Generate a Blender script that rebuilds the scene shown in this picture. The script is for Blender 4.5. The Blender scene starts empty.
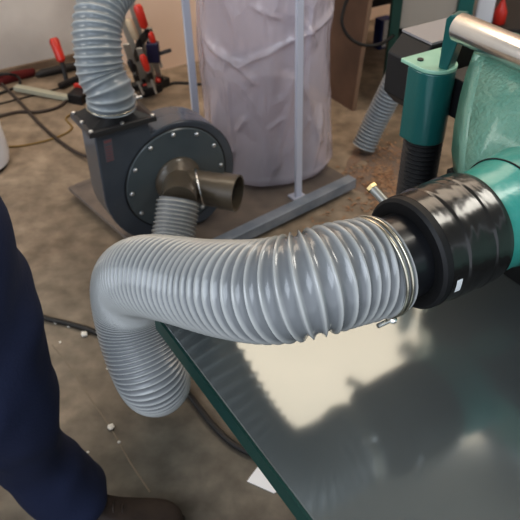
import bpy, bmesh, math, random
from mathutils import Vector, Matrix, noise
random.seed(7)
C = bpy.context.scene.collection
V = Vector
PI = math.pi
TH = math.radians(38); CT, ST = math.cos(TH), math.sin(TH); F = 720.0; H = 1.6

# ------------------------------------------------------------------ measuring helpers
def ray(u, v):
    a = (u-260)/F; b = (260-v)/F
    return V((a, CT+ST*b, -ST+CT*b))
def atd(u, v, d):
    return V((0, 0, H)) + ray(u, v)*d
def atz(u, v, z=0.0):
    r = ray(u, v); return V((0, 0, H)) + r*((z-H)/r.z)
def aty(u, v, y):
    r = ray(u, v); return V((0, 0, H)) + r*(y/r.y)
A32 = math.radians(32)
EX = V((math.cos(A32), math.sin(A32), 0)); EW = V((-math.sin(A32), math.cos(A32), 0)); EZ = V((0, 0, 1))
def M(x, w, z):                       # the planer's own frame: x along the feed, w across
    return EX*x + EW*w + EZ*z

# ------------------------------------------------------------------ materials
def mat(name, col, rough=0.5, metal=0.0, col2=None, nscale=8, bump=0.0, bscale=40, alpha=None,
        coat=0.0, emit=None, estr=0.0, spec=None, contrast=(0.35, 0.65), rough2=None, detail=5):
    m = bpy.data.materials.new(name); m.use_nodes = True
    nt = m.node_tree; b = nt.nodes['Principled BSDF']
    b.inputs['Base Color'].default_value = (*col, 1)
    b.inputs['Roughness'].default_value = rough
    b.inputs['Metallic'].default_value = metal
    b.inputs['Coat Weight'].default_value = coat
    b.inputs['Coat Roughness'].default_value = 0.12
    if spec is not None: b.inputs['Specular IOR Level'].default_value = spec
    tc = nt.nodes.new('ShaderNodeTexCoord')
    if col2 is not None:
        n = nt.nodes.new('ShaderNodeTexNoise'); n.inputs['Scale'].default_value = nscale; n.inputs['Detail'].default_value = detail
        r = nt.nodes.new('ShaderNodeValToRGB')
        r.color_ramp.elements[0].position = contrast[0]; r.color_ramp.elements[0].color = (*col, 1)
        r.color_ramp.elements[1].position = contrast[1]; r.color_ramp.elements[1].color = (*col2, 1)
        nt.links.new(tc.outputs['Object'], n.inputs['Vector']); nt.links.new(n.outputs['Fac'], r.inputs['Fac'])
        nt.links.new(r.outputs['Color'], b.inputs['Base Color'])
        if rough2 is not None:
            mr = nt.nodes.new('ShaderNodeMapRange')
            mr.inputs['To Min'].default_value = rough; mr.inputs['To Max'].default_value = rough2
            nt.links.new(n.outputs['Fac'], mr.inputs['Value']); nt.links.new(mr.outputs['Result'], b.inputs['Roughness'])
    if bump:
        n2 = nt.nodes.new('ShaderNodeTexNoise'); n2.inputs['Scale'].default_value = bscale; n2.inputs['Detail'].default_value = 6
        bp = nt.nodes.new('ShaderNodeBump'); bp.inputs['Strength'].default_value = bump; bp.inputs['Distance'].default_value = 0.01
        nt.links.new(tc.outputs['Object'], n2.inputs['Vector']); nt.links.new(n2.outputs['Fac'], bp.inputs['Height'])
        nt.links.new(bp.outputs['Normal'], b.inputs['Normal'])
    if alpha is not None: b.inputs['Alpha'].default_value = alpha
    if emit is not None:
        b.inputs['Emission Color'].default_value = (*emit, 1); b.inputs['Emission Strength'].default_value = estr
    return m

def hose_mat(name, valley, ridge, rough=0.28):  # rib highlights and valley shade are painted in through the ridge colours
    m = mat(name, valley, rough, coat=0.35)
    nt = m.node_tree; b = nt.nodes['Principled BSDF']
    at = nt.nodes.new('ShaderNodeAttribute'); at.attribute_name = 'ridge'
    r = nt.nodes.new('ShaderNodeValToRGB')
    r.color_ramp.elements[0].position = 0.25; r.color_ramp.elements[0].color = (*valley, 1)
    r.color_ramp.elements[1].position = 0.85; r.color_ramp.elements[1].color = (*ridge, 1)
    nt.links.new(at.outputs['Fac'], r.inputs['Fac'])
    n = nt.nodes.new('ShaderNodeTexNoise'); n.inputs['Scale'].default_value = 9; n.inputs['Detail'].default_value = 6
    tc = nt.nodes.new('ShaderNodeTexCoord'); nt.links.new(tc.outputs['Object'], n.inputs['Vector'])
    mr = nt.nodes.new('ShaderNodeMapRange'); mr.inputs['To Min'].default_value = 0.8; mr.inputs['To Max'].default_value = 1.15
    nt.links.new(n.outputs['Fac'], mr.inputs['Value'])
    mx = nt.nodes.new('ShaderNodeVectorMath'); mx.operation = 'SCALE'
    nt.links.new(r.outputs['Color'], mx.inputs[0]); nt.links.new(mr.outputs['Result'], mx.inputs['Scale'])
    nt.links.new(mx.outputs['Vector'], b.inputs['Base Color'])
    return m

Mt = dict(
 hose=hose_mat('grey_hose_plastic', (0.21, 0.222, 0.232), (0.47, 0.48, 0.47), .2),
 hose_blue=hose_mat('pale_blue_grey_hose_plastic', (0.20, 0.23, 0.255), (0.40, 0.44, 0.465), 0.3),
 hose_brown=hose_mat('brownish_grey_hose_plastic', (0.25, 0.24, 0.24), (0.42, 0.40, 0.385), 0.4),
 wire=mat('zinc_wire', (0.62, 0.58, 0.48), 0.22, 1.0),
 chrome=mat('brushed_chrome', (0.90, 0.89, 0.87), 0.22, 1.0, bump=0.02, bscale=120),
 brass=mat('brass', (0.72, 0.55, 0.28), 0.3, 1.0),
 blacktube=mat('glossy_black_plastic', (0.012, 0.013, 0.016), 0.28, coat=0.3),
 blackrim=mat('black_rubber_and_shade', (0.006, 0.006, 0.007), 0.6),
 tape=mat('wrinkled_black_tape', (0.018, 0.017, 0.016), 0.24, coat=0.6, bump=0.10, bscale=16),
 white=mat('white_paper', (0.78, 0.79, 0.8), 0.6),
 teal=mat('teal_machine_paint', (0.012, 0.105, 0.10), 0.3, coat=0.5, bump=0.05, bscale=90, col2=(0.016, 0.125, 0.118), nscale=3),
 tealcap=mat('pale_teal_cap_paint', (0.25, 0.47, 0.36), 0.4, coat=0.2, col2=(0.32, 0.54, 0.42), nscale=20),
 tealport=mat('bright_teal_paint', (0.05, 0.33, 0.28), 0.3, coat=0.5, bump=0.12, bscale=70),
 hood=mat('dusty_light_teal_paint', (0.10, 0.27, 0.21), 0.30, coat=0.5, bump=0.55, bscale=150, col2=(0.19, 0.36, 0.28), nscale=14),
 tealdark=mat('dark_green_paint', (0.012, 0.055, 0.045), 0.4, coat=0.3),
 table=mat('worn_steel_table_top', (0.25, 0.272, 0.27), 0.085, 0.62, col2=(0.28, 0.30, 0.295), nscale=3, rough2=0.15, bump=0.01, bscale=6),
 blackmetal=mat('satin_black_metal_and_shade', (0.012, 0.012, 0.014), 0.45),
 greytop=mat('grey_painted_lid', (0.27, 0.255, 0.26), 0.5),
 blower=mat('slate_blue_paint', (0.06, 0.072, 0.092), 0.32, coat=0.35, col2=(0.08, 0.095, 0.115), nscale=5, bump=0.03, bscale=60),
 blowerdisc=mat('slate_plate_paint', (0.075, 0.095, 0.107), 0.35, coat=0.3, col2=(0.095, 0.118, 0.13), nscale=5),
 scroll_sheen=mat('pale_blue_scroll_highlight', (0.11, 0.135, 0.18), 0.25, 0.3, coat=0.4),
 bolt=mat('zinc_bolt', (0.75, 0.76, 0.78), 0.3, 0.9),
 wye=mat('smoky_brown_plastic', (0.085, 0.07, 0.052), 0.3, coat=0.3, col2=(0.12, 0.10, 0.075), nscale=7),
 redlabel=mat('faded_red_print', (0.22, 0.09, 0.10), 0.6),
 greylabel=mat('grey_label_paper', (0.12, 0.11, 0.125), 0.6),
 base=mat('dusty_base_board', (0.13, 0.11, 0.10), 0.7, col2=(0.20, 0.165, 0.14), nscale=9, bump=0.1),
 rail=mat('blue_grey_rail', (0.21, 0.25, 0.30), 0.4, 0.3, col2=(0.33, 0.36, 0.41), nscale=12),
 strut=mat('pale_grey_strut', (0.58, 0.60, 0.70), 0.45, 0.1),
 dust=mat('fine_pinkish_wood_dust', (0.15, 0.09, 0.088), 0.95, col2=(0.20, 0.13, 0.12), nscale=9, bump=0.3, bscale=25),
 chip=mat('orange_wood_shavings', (0.30, 0.17, 0.10), 0.9, col2=(0.38, 0.25, 0.16), nscale=20),
 denim=mat('navy_work_trousers_cloth', (0.009, 0.014, 0.042), 0.85, col2=(0.013, 0.021, 0.06), nscale=4, bump=0.12, bscale=160),
 shirt=mat('navy_work_shirt_cloth', (0.012, 0.018, 0.045), 0.85),
 skin=mat('skin', (0.45, 0.25, 0.18), 0.5),
 hair=mat('dark_brown_hair', (0.03, 0.018, 0.01), 0.6),
 leather=mat('worn_brown_leather', (0.028, 0.018, 0.014), 0.6, col2=(0.045, 0.03, 0.022), nscale=18, bump=0.15),
 sole=mat('dark_rubber_sole', (0.012, 0.011, 0.01), 0.8),
 cord=mat('black_rubber_cord', (0.015, 0.014, 0.014), 0.55),
 browncord=mat('dusty_brown_cord', (0.06, 0.045, 0.038), 0.65),
 yellowcord=mat('dull_yellow_cord', (0.26, 0.17, 0.05), 0.6),
 red=mat('red_plastic', (0.55, 0.035, 0.02), 0.35, coat=0.3),
 redcloth=mat('dark_red_cloth', (0.11, 0.012, 0.012), 0.9),
 steel=mat('dull_steel_bar', (0.40, 0.39, 0.36), 0.4, 0.55),
 wood=mat('pale_wood', (0.55, 0.45, 0.32), 0.5),
 board=mat('brown_chipboard', (0.085, 0.052, 0.038), 0.75, col2=(0.14, 0.085, 0.06), nscale=4, bump=0.1),
 boardedge=mat('pale_brown_board_edge', (0.24, 0.16, 0.11), 0.8),
 beige=mat('beige_sheet_metal', (0.36, 0.335, 0.30), 0.5),
 blue=mat('blue_carton', (0.02, 0.04, 0.16), 0.5),
 plasticwhite=mat('white_plastic', (0.80, 0.83, 0.90), 0.35, coat=0.2),
 bench=mat('dark_workbench', (0.03, 0.028, 0.028), 0.6),
 concretechip=mat('white_plaster_crumb', (0.72, 0.70, 0.65), 0.8),
)

def bag_mat():
    m = bpy.data.materials.new('clear_lavender_film'); m.use_nodes = True
    nt = m.node_tree; b = nt.nodes['Principled BSDF']; out = nt.nodes['Material Output']
    b.inputs['Base Color'].default_value = (0.76, 0.72, 0.80, 1); b.inputs['Roughness'].default_value = 0.15
    b.inputs['Coat Weight'].default_value = 0.6
    tc = nt.nodes.new('ShaderNodeTexCoord'); n = nt.nodes.new('ShaderNodeTexNoise'); n.inputs['Scale'].default_value = 5; n.inputs['Detail'].default_value = 4
    mp = nt.nodes.new('ShaderNodeMapping'); mp.inputs['Scale'].default_value = (1.2, 1.2, .6)
    nt.links.new(tc.outputs['Object'], mp.inputs['Vector']); nt.links.new(mp.outputs['Vector'], n.inputs['Vector'])
    bp0 = nt.nodes.new('ShaderNodeBump'); bp0.inputs['Strength'].default_value = 0.5; bp0.inputs['Distance'].default_value = 0.03
    nt.links.new(n.outputs['Fac'], bp0.inputs['Height'])
    vo = nt.nodes.new('ShaderNodeTexVoronoi'); vo.feature = 'DISTANCE_TO_EDGE'; vo.inputs['Scale'].default_value = 4.2
    ad = nt.nodes.new('ShaderNodeMixRGB'); ad.inputs['Fac'].default_value = .12
    nt.links.new(mp.outputs['Vector'], ad.inputs[1]); nt.links.new(n.outputs['Color'], ad.inputs[2]); nt.links.new(ad.outputs[0], vo.inputs['Vector'])
    cr = nt.nodes.new('ShaderNodeValToRGB'); cr.color_ramp.elements[1].position = .07
    nt.links.new(vo.outputs['Distance'], cr.inputs['Fac'])
    bp = nt.nodes.new('ShaderNodeBump'); bp.invert = True; bp.inputs['Strength'].default_value = 0.55; bp.inputs['Distance'].default_value = 0.012
    nt.links.new(cr.outputs['Color'], bp.inputs['Height']); nt.links.new(bp0.outputs['Normal'], bp.inputs['Normal'])
    nt.links.new(bp.outputs['Normal'], b.inputs['Normal'])
    tr = nt.nodes.new('ShaderNodeBsdfTransparent'); tr.inputs['Color'].default_value = (0.93, 0.90, 0.95, 1)
    mx = nt.nodes.new('ShaderNodeMixShader')
    mr = nt.nodes.new('ShaderNodeMapRange'); mr.inputs['To Min'].default_value = 0.44; mr.inputs['To Max'].default_value = 0.54
    nt.links.new(n.outputs['Fac'], mr.inputs['Value']); nt.links.new(mr.outputs['Result'], mx.inputs['Fac'])
    nt.links.new(tr.outputs['BSDF'], mx.inputs[1]); nt.links.new(b.outputs['BSDF'], mx.inputs[2])
    nt.links.new(mx.outputs['Shader'], out.inputs['Surface'])
    return m
Mt['bag'] = bag_mat()

def floor_mat():
    m = bpy.data.materials.new('stained_concrete'); m.use_nodes = True
    nt = m.node_tree; b = nt.nodes['Principled BSDF']; b.inputs['Roughness'].default_value = 0.62
    N = nt.nodes.new; L = nt.links.new
    tc = N('ShaderNodeTexCoord')
    n1 = N('ShaderNodeTexNoise'); n1.inputs['Scale'].default_value = 2.2; n1.inputs['Detail'].default_value = 8; n1.inputs['Roughness'].default_value = .62
    L(tc.outputs['Object'], n1.inputs['Vector'])
    r1 = N('ShaderNodeValToRGB'); e = r1.color_ramp.elements
    e[0].position = .34; e[0].color = (0.155, 0.13, 0.103, 1); e[1].position = .68; e[1].color = (0.36, 0.315, 0.26, 1)
    L(n1.outputs['Fac'], r1.inputs['Fac'])
    n2 = N('ShaderNodeTexNoise'); n2.inputs['Scale'].default_value = 14; n2.inputs['Detail'].default_value = 9
    L(tc.outputs['Object'], n2.inputs['Vector'])
    r2 = N('ShaderNodeValToRGB'); e = r2.color_ramp.elements
    e[0].position = .35; e[0].color = (.74, .74, .74, 1); e[1].position = .7; e[1].color = (1.22, 1.22, 1.22, 1)
    L(n2.outputs['Fac'], r2.inputs['Fac'])
    mu = N('ShaderNodeMix'); mu.data_type = 'RGBA'; mu.blend_type = 'MULTIPLY'; mu.inputs['Factor'].default_value = 1
    L(r1.outputs['Color'], mu.inputs[6]); L(r2.outputs['Color'], mu.inputs[7])
    # large noise blotches, greyer and darker toward the front
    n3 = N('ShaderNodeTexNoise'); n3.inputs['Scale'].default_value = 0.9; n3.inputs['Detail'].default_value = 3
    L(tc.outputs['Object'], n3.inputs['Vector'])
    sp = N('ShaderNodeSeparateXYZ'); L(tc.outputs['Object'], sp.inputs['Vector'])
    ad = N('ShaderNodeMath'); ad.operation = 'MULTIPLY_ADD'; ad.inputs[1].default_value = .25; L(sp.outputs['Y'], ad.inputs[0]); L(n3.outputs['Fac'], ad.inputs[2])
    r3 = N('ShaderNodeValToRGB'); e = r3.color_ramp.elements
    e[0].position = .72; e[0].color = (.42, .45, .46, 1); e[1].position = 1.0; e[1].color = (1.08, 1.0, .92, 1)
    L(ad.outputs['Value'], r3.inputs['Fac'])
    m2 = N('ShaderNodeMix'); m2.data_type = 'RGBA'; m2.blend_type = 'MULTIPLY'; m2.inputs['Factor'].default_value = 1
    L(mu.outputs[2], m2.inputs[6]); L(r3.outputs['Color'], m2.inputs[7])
    L(m2.outputs[2], b.inputs['Base Color'])
    bp = N('ShaderNodeBump'); bp.inputs['Strength'].default_value = .25; bp.inputs['Distance'].default_value = .01
    L(n2.outputs['Fac'], bp.inputs['Height']); L(bp.outputs['Normal'], b.inputs['Normal'])
    return m
Mt['floor'] = floor_mat()
Mt['wallwhite'] = mat('dirty_white_wall', (0.52, 0.49, 0.46), 0.8, col2=(0.68, 0.65, 0.61), nscale=2.5, bump=.1, bscale=12)
Mt['wallbeige'] = mat('beige_pinkish_wall', (0.74, 0.56, 0.44), 0.85, col2=(0.82, 0.63, 0.50), nscale=1.5, bump=.05, bscale=12)
Mt['ceil'] = mat('grey_ceiling', (0.42, 0.43, 0.42), 0.9, col2=(.48, .48, .46), nscale=2)
Mt['lamp'] = mat('warm_light_diffuser', (0.9, 0.85, 0.75), 0.6, emit=(1.0, 0.84, 0.67), estr=3.0)

# ------------------------------------------------------------------ mesh helpers
def link(name, bm, m, parent=None, smooth=False, bevel=0, subsurf=0):
    me = bpy.data.meshes.new(name); bm.normal_update(); bm.to_mesh(me); bm.free()
    o = bpy.data.objects.new(name, me); C.objects.link(o)
    ms = m if isinstance(m, (list, tuple)) else [m]
    for x in ms: me.materials.append(x)
    if smooth:
        for p in me.polygons: p.use_smooth = True
        if smooth == 'auto':
            o.data.set_sharp_from_angle(angle=math.radians(38))
    if bevel:
        b = o.modifiers.new('bevel', 'BEVEL'); b.width = bevel; b.segments = 2; b.limit_method = 'ANGLE'
    if subsurf:
        s = o.modifiers.new('sub', 'SUBSURF'); s.levels = subsurf; s.render_levels = subsurf
    if parent is not None:
        o.parent = parent
        o.matrix_parent_inverse = gmat(parent).inverted()
    return o
def gmat(o):
    m = Matrix.LocRotScale(o.location, o.rotation_euler, o.scale)
    if o.parent: m = gmat(o.parent) @ o.matrix_parent_inverse @ m
    return m
def empty(name, loc, label, cat, group=None, rz=0):
    o = bpy.data.objects.new(name, None); C.objects.link(o); o.location = loc; o.rotation_euler = (0, 0, rz)
    o.empty_display_size = 0.05
    return tag(o, label, cat, group)
def tag(o, label=None, cat=None, group=None, kind=None):
    if label: o['label'] = label
    if cat: o['category'] = cat
    if group: o['group'] = group
    if kind: o['kind'] = kind
    return o
def hexa(bm, p):                       # p: 8 points, bottom ring 0-3, top ring 4-7
    vs = [bm.verts.new(q) for q in p]
    for f in ((3, 2, 1, 0), (4, 5, 6, 7), (0, 1, 5, 4), (1, 2, 6, 5), (2, 3, 7, 6), (3, 0, 4, 7)):
        bm.faces.new([vs[i] for i in f])
def boxf(bm, o, ax, ay, az, x0, x1, y0, y1, z0, z1):
    hexa(bm, [o+ax*x+ay*y+az*z for z in (z0, z1) for x, y in ((x0, y0), (x1, y0), (x1, y1), (x0, y1))])
def mbox(bm, x0, x1, w0, w1, z0, z1):
    boxf(bm, V((0, 0, 0)), EX, EW, EZ, x0, x1, w0, w1, z0, z1)
def prism(bm, pts, d):                 # polygon of points pushed along d
    a = [bm.verts.new(p) for p in pts]; b = [bm.verts.new(p+d) for p in pts]; n = len(a)
    bm.faces.new(a[::-1]); bm.faces.new(b)
    for i in range(n): bm.faces.new([a[i], a[(i+1) % n], b[(i+1) % n], b[i]])
    bmesh.ops.recalc_face_normals(bm, faces=bm.faces)
def frame(d):
    d = d.normalized(); a = V((0, 0, 1)) if abs(d.z) < .9 else V((1, 0, 0))
    x = a.cross(d).normalized(); return x, d.cross(x).normalized(), d
def lathe(bm, o, d, prof, n=48, cap=True, jit=None):    # prof: list of (s, r) along axis d from o
    x, y, d = frame(d); rings = []
    for s, r in prof:
        ring = []
        for i in range(n):
            a = 2*PI*i/n; rr = r
            p = o+d*s+(x*math.cos(a)+y*math.sin(a))*rr
            if jit: p = jit(p, s, a)
            ring.append(bm.verts.new(p))
        rings.append(ring)
    for j in range(len(rings)-1):
        for i in range(n):
            bm.faces.new([rings[j][i], rings[j][(i+1) % n], rings[j+1][(i+1) % n], rings[j+1][i]])
    if cap:
        bm.faces.new(rings[0][::-1]); bm.faces.new(rings[-1])
def catmull(P, k=16):
    P = [V(p) for p in P]; P = [P[0]*2-P[1]]+P+[P[-1]*2-P[-2]]; out = []
    for i in range(1, len(P)-2):
        p0, p1, p2, p3 = P[i-1:i+3]
        t0 = 0; t1 = t0+max((p1-p0).length, 1e-6)**.5; t2 = t1+max((p2-p1).length, 1e-6)**.5; t3 = t2+max((p3-p2).length, 1e-6)**.5
        for j in range(k):
            t = t1+(t2-t1)*j/k
            a1 = p0*((t1-t)/(t1-t0))+p1*((t-t0)/(t1-t0)); a2 = p1*((t2-t)/(t2-t1))+p2*((t-t1)/(t2-t1)); a3 = p2*((t3-t)/(t3-t2))+p3*((t-t2)/(t3-t2))
            b1 = a1*((t2-t)/(t2-t0))+a2*((t-t0)/(t2-t0)); b2 = a2*((t3-t)/(t3-t1))+a3*((t-t1)/(t3-t1))
            out.append(b1*((t2-t)/(t2-t1))+b2*((t-t1)/(t2-t1)))
    out.append(P[-2]); return out
def tube(bm, P, r, n=10, k=12, cap=True, smooth=True):
    pts = catmull(P, k) if smooth and len(P) > 2 else [V(p) for p in P]
    rings = []; x = None
    for i, p in enumerate(pts):
        d = (pts[min(i+1, len(pts)-1)]-pts[max(i-1, 0)]).normalized()
        if x is None: x = frame(d)[0]
        x = (x-d*x.dot(d)).normalized(); y = d.cross(x)
        rr = r(i/(len(pts)-1)) if callable(r) else r
        rings.append([bm.verts.new(p+(x*math.cos(2*PI*j/n)+y*math.sin(2*PI*j/n))*rr) for j in range(n)])
    for j in range(len(rings)-1):
        for i in range(n): bm.faces.new([rings[j][i], rings[j][(i+1) % n], rings[j+1][(i+1) % n], rings[j+1][i]])
    if cap: bm.faces.new(rings[0][::-1]); bm.faces.new(rings[-1])
def ring_wire(bm, o, d, R, r, n=64, m=8, a0=0, a1=2*PI):
    x, y, d = frame(d); full = abs(a1-a0-2*PI) < 1e-6; cnt = n if full else n+1; rings = []
    for i in range(cnt):
        a = a0+(a1-a0)*i/n; q = x*math.cos(a)+y*math.sin(a)
        rings.append([bm.verts.new(o+q*(R+r*math.cos(2*PI*j/m))+d*(r*math.sin(2*PI*j/m))) for j in range(m)])
    for i in range(cnt if full else cnt-1):
        A, B = rings[i], rings[(i+1) % cnt]
        for j in range(m): bm.faces.new([A[j], A[(j+1) % m], B[(j+1) % m], B[j]])
def band(bm, o, d, R, s0, s1, t):
    lathe(bm, o, d, [(s0, R), (s0, R+t), (s1, R+t), (s1, R)], 64, cap=False)

def ribbed(name, P, R, amp, pitch, m, parent=None, nrad=44, k=30, smoothit=0):
    pts = catmull(P, k)
    if smoothit:
        Ls = [0]
        for a, b in zip(pts, pts[1:]): Ls.append(Ls[-1]+(b-a).length)
        NN = int(Ls[-1]/.005); q = []; i = 0
        for j in range(NN+1):
            s = Ls[-1]*j/NN
            while i < len(pts)-2 and Ls[i+1] < s: i += 1
            q.append(pts[i].lerp(pts[i+1], (s-Ls[i])/max(Ls[i+1]-Ls[i], 1e-9)))
        for _ in range(smoothit//2):
            q = q[:4]+[(q[m-1]+q[m]*2+q[m+1])/4 for m in range(4, len(q)-1)]+q[-1:]
        pts = q
    L = [0]
    for a, b in zip(pts, pts[1:]): L.append(L[-1]+(b-a).length)
    tot = L[-1]; S = 10
    # smoothed tangents and transported frame at each dense point
    T = []; K = len(pts)
    for i in range(K):
        T.append((pts[min(i+3, K-1)]-pts[max(i-3, 0)]).normalized())
    X = []; x = frame(T[0])[0]
    for i in range(K):
        x = (x-T[i]*x.dot(T[i])).normalized(); X.append(x)
    bm = bmesh.new(); lay = bm.verts.layers.float.new('ridge')
    s = 0; ph = 0; i = 0; rings = []
    while s < tot:
        while i < K-2 and L[i+1] < s: i += 1
        f = (s-L[i])/max(L[i+1]-L[i], 1e-9)
        p = pts[i].lerp(pts[i+1], f); d = T[i].lerp(T[i+1], f).normalized(); xx = X[i].lerp(X[i+1], f)
        xx = (xx-d*xx.dot(d)).normalized(); y = d.cross(xx)
        t = (ph % S)/S
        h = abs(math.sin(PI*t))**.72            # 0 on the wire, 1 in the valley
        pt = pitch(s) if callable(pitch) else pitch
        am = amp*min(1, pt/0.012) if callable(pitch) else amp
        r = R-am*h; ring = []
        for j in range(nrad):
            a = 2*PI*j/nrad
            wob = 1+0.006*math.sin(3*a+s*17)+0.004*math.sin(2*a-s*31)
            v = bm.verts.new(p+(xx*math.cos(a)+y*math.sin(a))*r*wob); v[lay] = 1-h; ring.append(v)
        rings.append(ring)
        ph += 1; s += pt/S
    for a, b in zip(rings, rings[1:]):
        for j in range(nrad): bm.faces.new([a[j], a[(j+1) % nrad], b[(j+1) % nrad], b[j]])
    return link(name, bm, m, parent, smooth=True)

# ------------------------------------------------------------------ the room
bm = bmesh.new(); boxf(bm, V((0, 0, 0)), V((1, 0, 0)), V((0, 1, 0)), EZ, -4.5, 5, -1.6, 7.5, -0.1, 0)
tag(link('floor', bm, Mt['floor']), kind='structure')
WL = atz(0, 76); WB = V((-0.65, 3.66, 0))
xa = WL.dot(EX); wa = WL.dot(EW); xb = WB.dot(EX); wb = WB.dot(EW)
bm = bmesh.new(); mbox(bm, -2.6, xb+.1, wa, wa+.1, 0, 2.9); tag(link('wall_left', bm, Mt['wallwhite']), kind='structure')
bm = bmesh.new(); mbox(bm, xb, 6.2, wb, wb+.1, 0, 2.9); mbox(bm, xb, xb+.1, wb+.1, wa, 0, 2.9); tag(link('wall_back', bm, Mt['wallbeige']), kind='structure')
bm = bmesh.new(); mbox(bm, 4.4, 4.5, -3.0, wb, 0, 2.9); tag(link('wall_right', bm, Mt['wallwhite']), kind='structure')
bm = bmesh.new(); boxf(bm, V((0, 0, 0)), V((1, 0, 0)), V((0, 1, 0)), EZ, -4.5, 5, -1.6, 7.5, 2.9, 3.0)
tag(link('ceiling', bm, Mt['ceil']), kind='structure')
# low skirting of bare timber along the white wall
bm = bmesh.new(); mbox(bm, -2.6, xb, wa-.02, wa, 0.0, .035); tag(link('baseboard_left', bm, mat('dirty_skirting', (.16, .11, .075), .8, col2=(.24, .18, .13), nscale=9)), kind='structure')
# ceiling light: big flat diffuser panels
def ceiling_light(x0, x1, y0, y1, label):
    t = empty('ceiling_light', ((x0+x1)/2, (y0+y1)/2, 2.9), label, 'light', 'diffuser panels under the ceiling')
    bm = bmesh.new()
    O = V((0, 0, 0)); X = V((1, 0, 0)); Y = V((0, 1, 0))
    boxf(bm, O, X, Y, EZ, x0, x1, y0, y1, 2.86, 2.88); link('diffuser', bm, Mt['lamp'], t)
    bm = bmesh.new()
    for a in ((x0-.03, x1+.03, y0-.03, y0), (x0-.03, x1+.03, y1, y1+.03), (x0-.03, x0, y0, y1), (x1, x1+.03, y0, y1)):
        boxf(bm, O, X, Y, EZ, *a, 2.85, 2.9)
    link('frame', bm, Mt['plasticwhite'], t)
ceiling_light(-1.5, 1.6, 2.25, 3.9, 'wide warm ceiling light panel above the dust collector')

# cracks in the slab (thin sunken seam, modelled as dirt filled joint)
bm = bmesh.new()
jp = [atz(*p, 0.0) for p in ((52, 345), (70, 368), (90, 398), (112, 430), (130, 462), (150, 492))]
tube(bm, [p+V((0, 0, -.0015)) for p in jp], .0032, 6, 4)
tag(link('trim_1', bm, mat('seam_grit', (0.20, 0.17, 0.13), .9)), kind='structure')

# ------------------------------------------------------------------ PLANER
pl = empty('planer', M(1.2, .4, 0), 'teal thickness planer with wide steel table, curved dust hood and chrome roller', 'machine', rz=A32)
TX0, TW1, TZ = .328, .85, .785
bm = bmesh.new(); mbox(bm, TX0, 1.55, -.15, TW1, TZ-.026, TZ); tb = link('table', bm, Mt['table'], pl, bevel=.002)
tb['label'] = 'worn glossy grey steel table top'
bm = bmesh.new(); mbox(bm, TX0-.004, TX0, -.15, TW1, TZ-.034, TZ-.001); mbox(bm, TX0-.004, .9, TW1, TW1+.004, TZ-.034, TZ-.001)
link('table_rim', bm, Mt['tealdark'], pl)
for w in (.02, .62):
    bm = bmesh.new(); prism(bm, [M(.42, w, TZ-.028), M(.86, w, TZ-.028), M(.86, w, TZ-.3)], EW*.03)
    link('table_bracket', bm, Mt['tealdark'], pl)
bm = bmesh.new(); mbox(bm, .86, 1.55, .0, .76, 0.0, TZ-.026); link('base_cabinet', bm, Mt['teal'], pl, bevel=.01)
# cutter head body behind and under the hood
bm = bmesh.new(); mbox(bm, .915, 1.5, .03, .80, .915, 1.135); link('cutter_head', bm, Mt['hood'], pl, bevel=.012)
bm = bmesh.new(); mbox(bm, .90, 1.5, .04, .79, TZ+.002, .916); link('throat_shade_block', bm, Mt['blackrim'], pl)  # black block paints the shade of the open throat
# hood: swept front face with a splayed far flank
def hood_profile(k):
    # (x, z) points up the front; k=0 centre, 1 far flank foot
    pr = [(.800, .925), (.806, .965), (.822, 1.015), (.845, 1.062), (.872, 1.102), (.902, 1.130), (.935, 1.142), (1.02, 1.145)]
    return pr
bm = bmesh.new(); cols = []
stations = []
for w in (.03, .12, .25, .40, .55, .66): stations.append((w, 0.0))
prof = hood_profile(0); n = len(prof)
grid = []
for w, k in stations:
    grid.append([bm.verts.new(M(x, w, z)) for x, z in prof])
# crest of the flank: foot at w=.68 rising to w=.80 at the top
def cw_(i): return .625+.175*(i/(n-1))**.8
crest = [bm.verts.new(M(x, cw_(i), z)) for i, (x, z) in enumerate(prof)]
grid.append(crest); crest2 = [bm.verts.new(M(x, cw_(i), z)) for i, (x, z) in enumerate(prof)]
# outer flank edge : foot splays back, top stays
edge = [bm.verts.new(M(x+.10*(1-i/(n-1)), .775+.045*(i/(n-1)), z-.004)) for i, (x, z) in enumerate(prof)]
grid2 = [crest2, edge]
for a, b in list(zip(grid, grid[1:]))+[grid2]:
    for i in range(n-1): bm.faces.new([a[i], a[i+1], b[i+1], b[i]])
bmesh.ops.recalc_face_normals(bm, faces=bm.faces)
ho = link('dust_hood', bm, Mt['hood'], pl, smooth='auto')
so = ho.modifiers.new('solid', 'SOLIDIFY'); so.thickness = .004; so.offset = -1
ho['label'] = 'dusty pale teal curved dust hood'
# port
P0 = atd(382, 262.5, .995); P0.z = .981
AX = EX
bm = bmesh.new(); lathe(bm, P0, AX, [(.14, .070), (.14, .079), (.21, .080), (.235, .085), (.28, .091), (.34, .091)], 64, cap=False)
po = link('dust_port', bm, Mt['tealport'], pl, smooth='auto'); po['label'] = 'bright teal dust port tube'
bm = bmesh.new(); ring_wire(bm, P0+AX*.236, AX, .0858, .0014); link('port_seam', bm, Mt['blackrim'], po)
# chrome roller
R0 = atd(459, 27, 1.21); RD = (-EW)
bm = bmesh.new(); lathe(bm, R0, RD, [(0, .012), (0, .0225), (.002, .024), (.72, .024), (.722, .0225), (.722, .012)], 40)
link('return_roller', bm, Mt['chrome'], pl, smooth='auto')['label'] = 'shiny chrome return roller'
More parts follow.
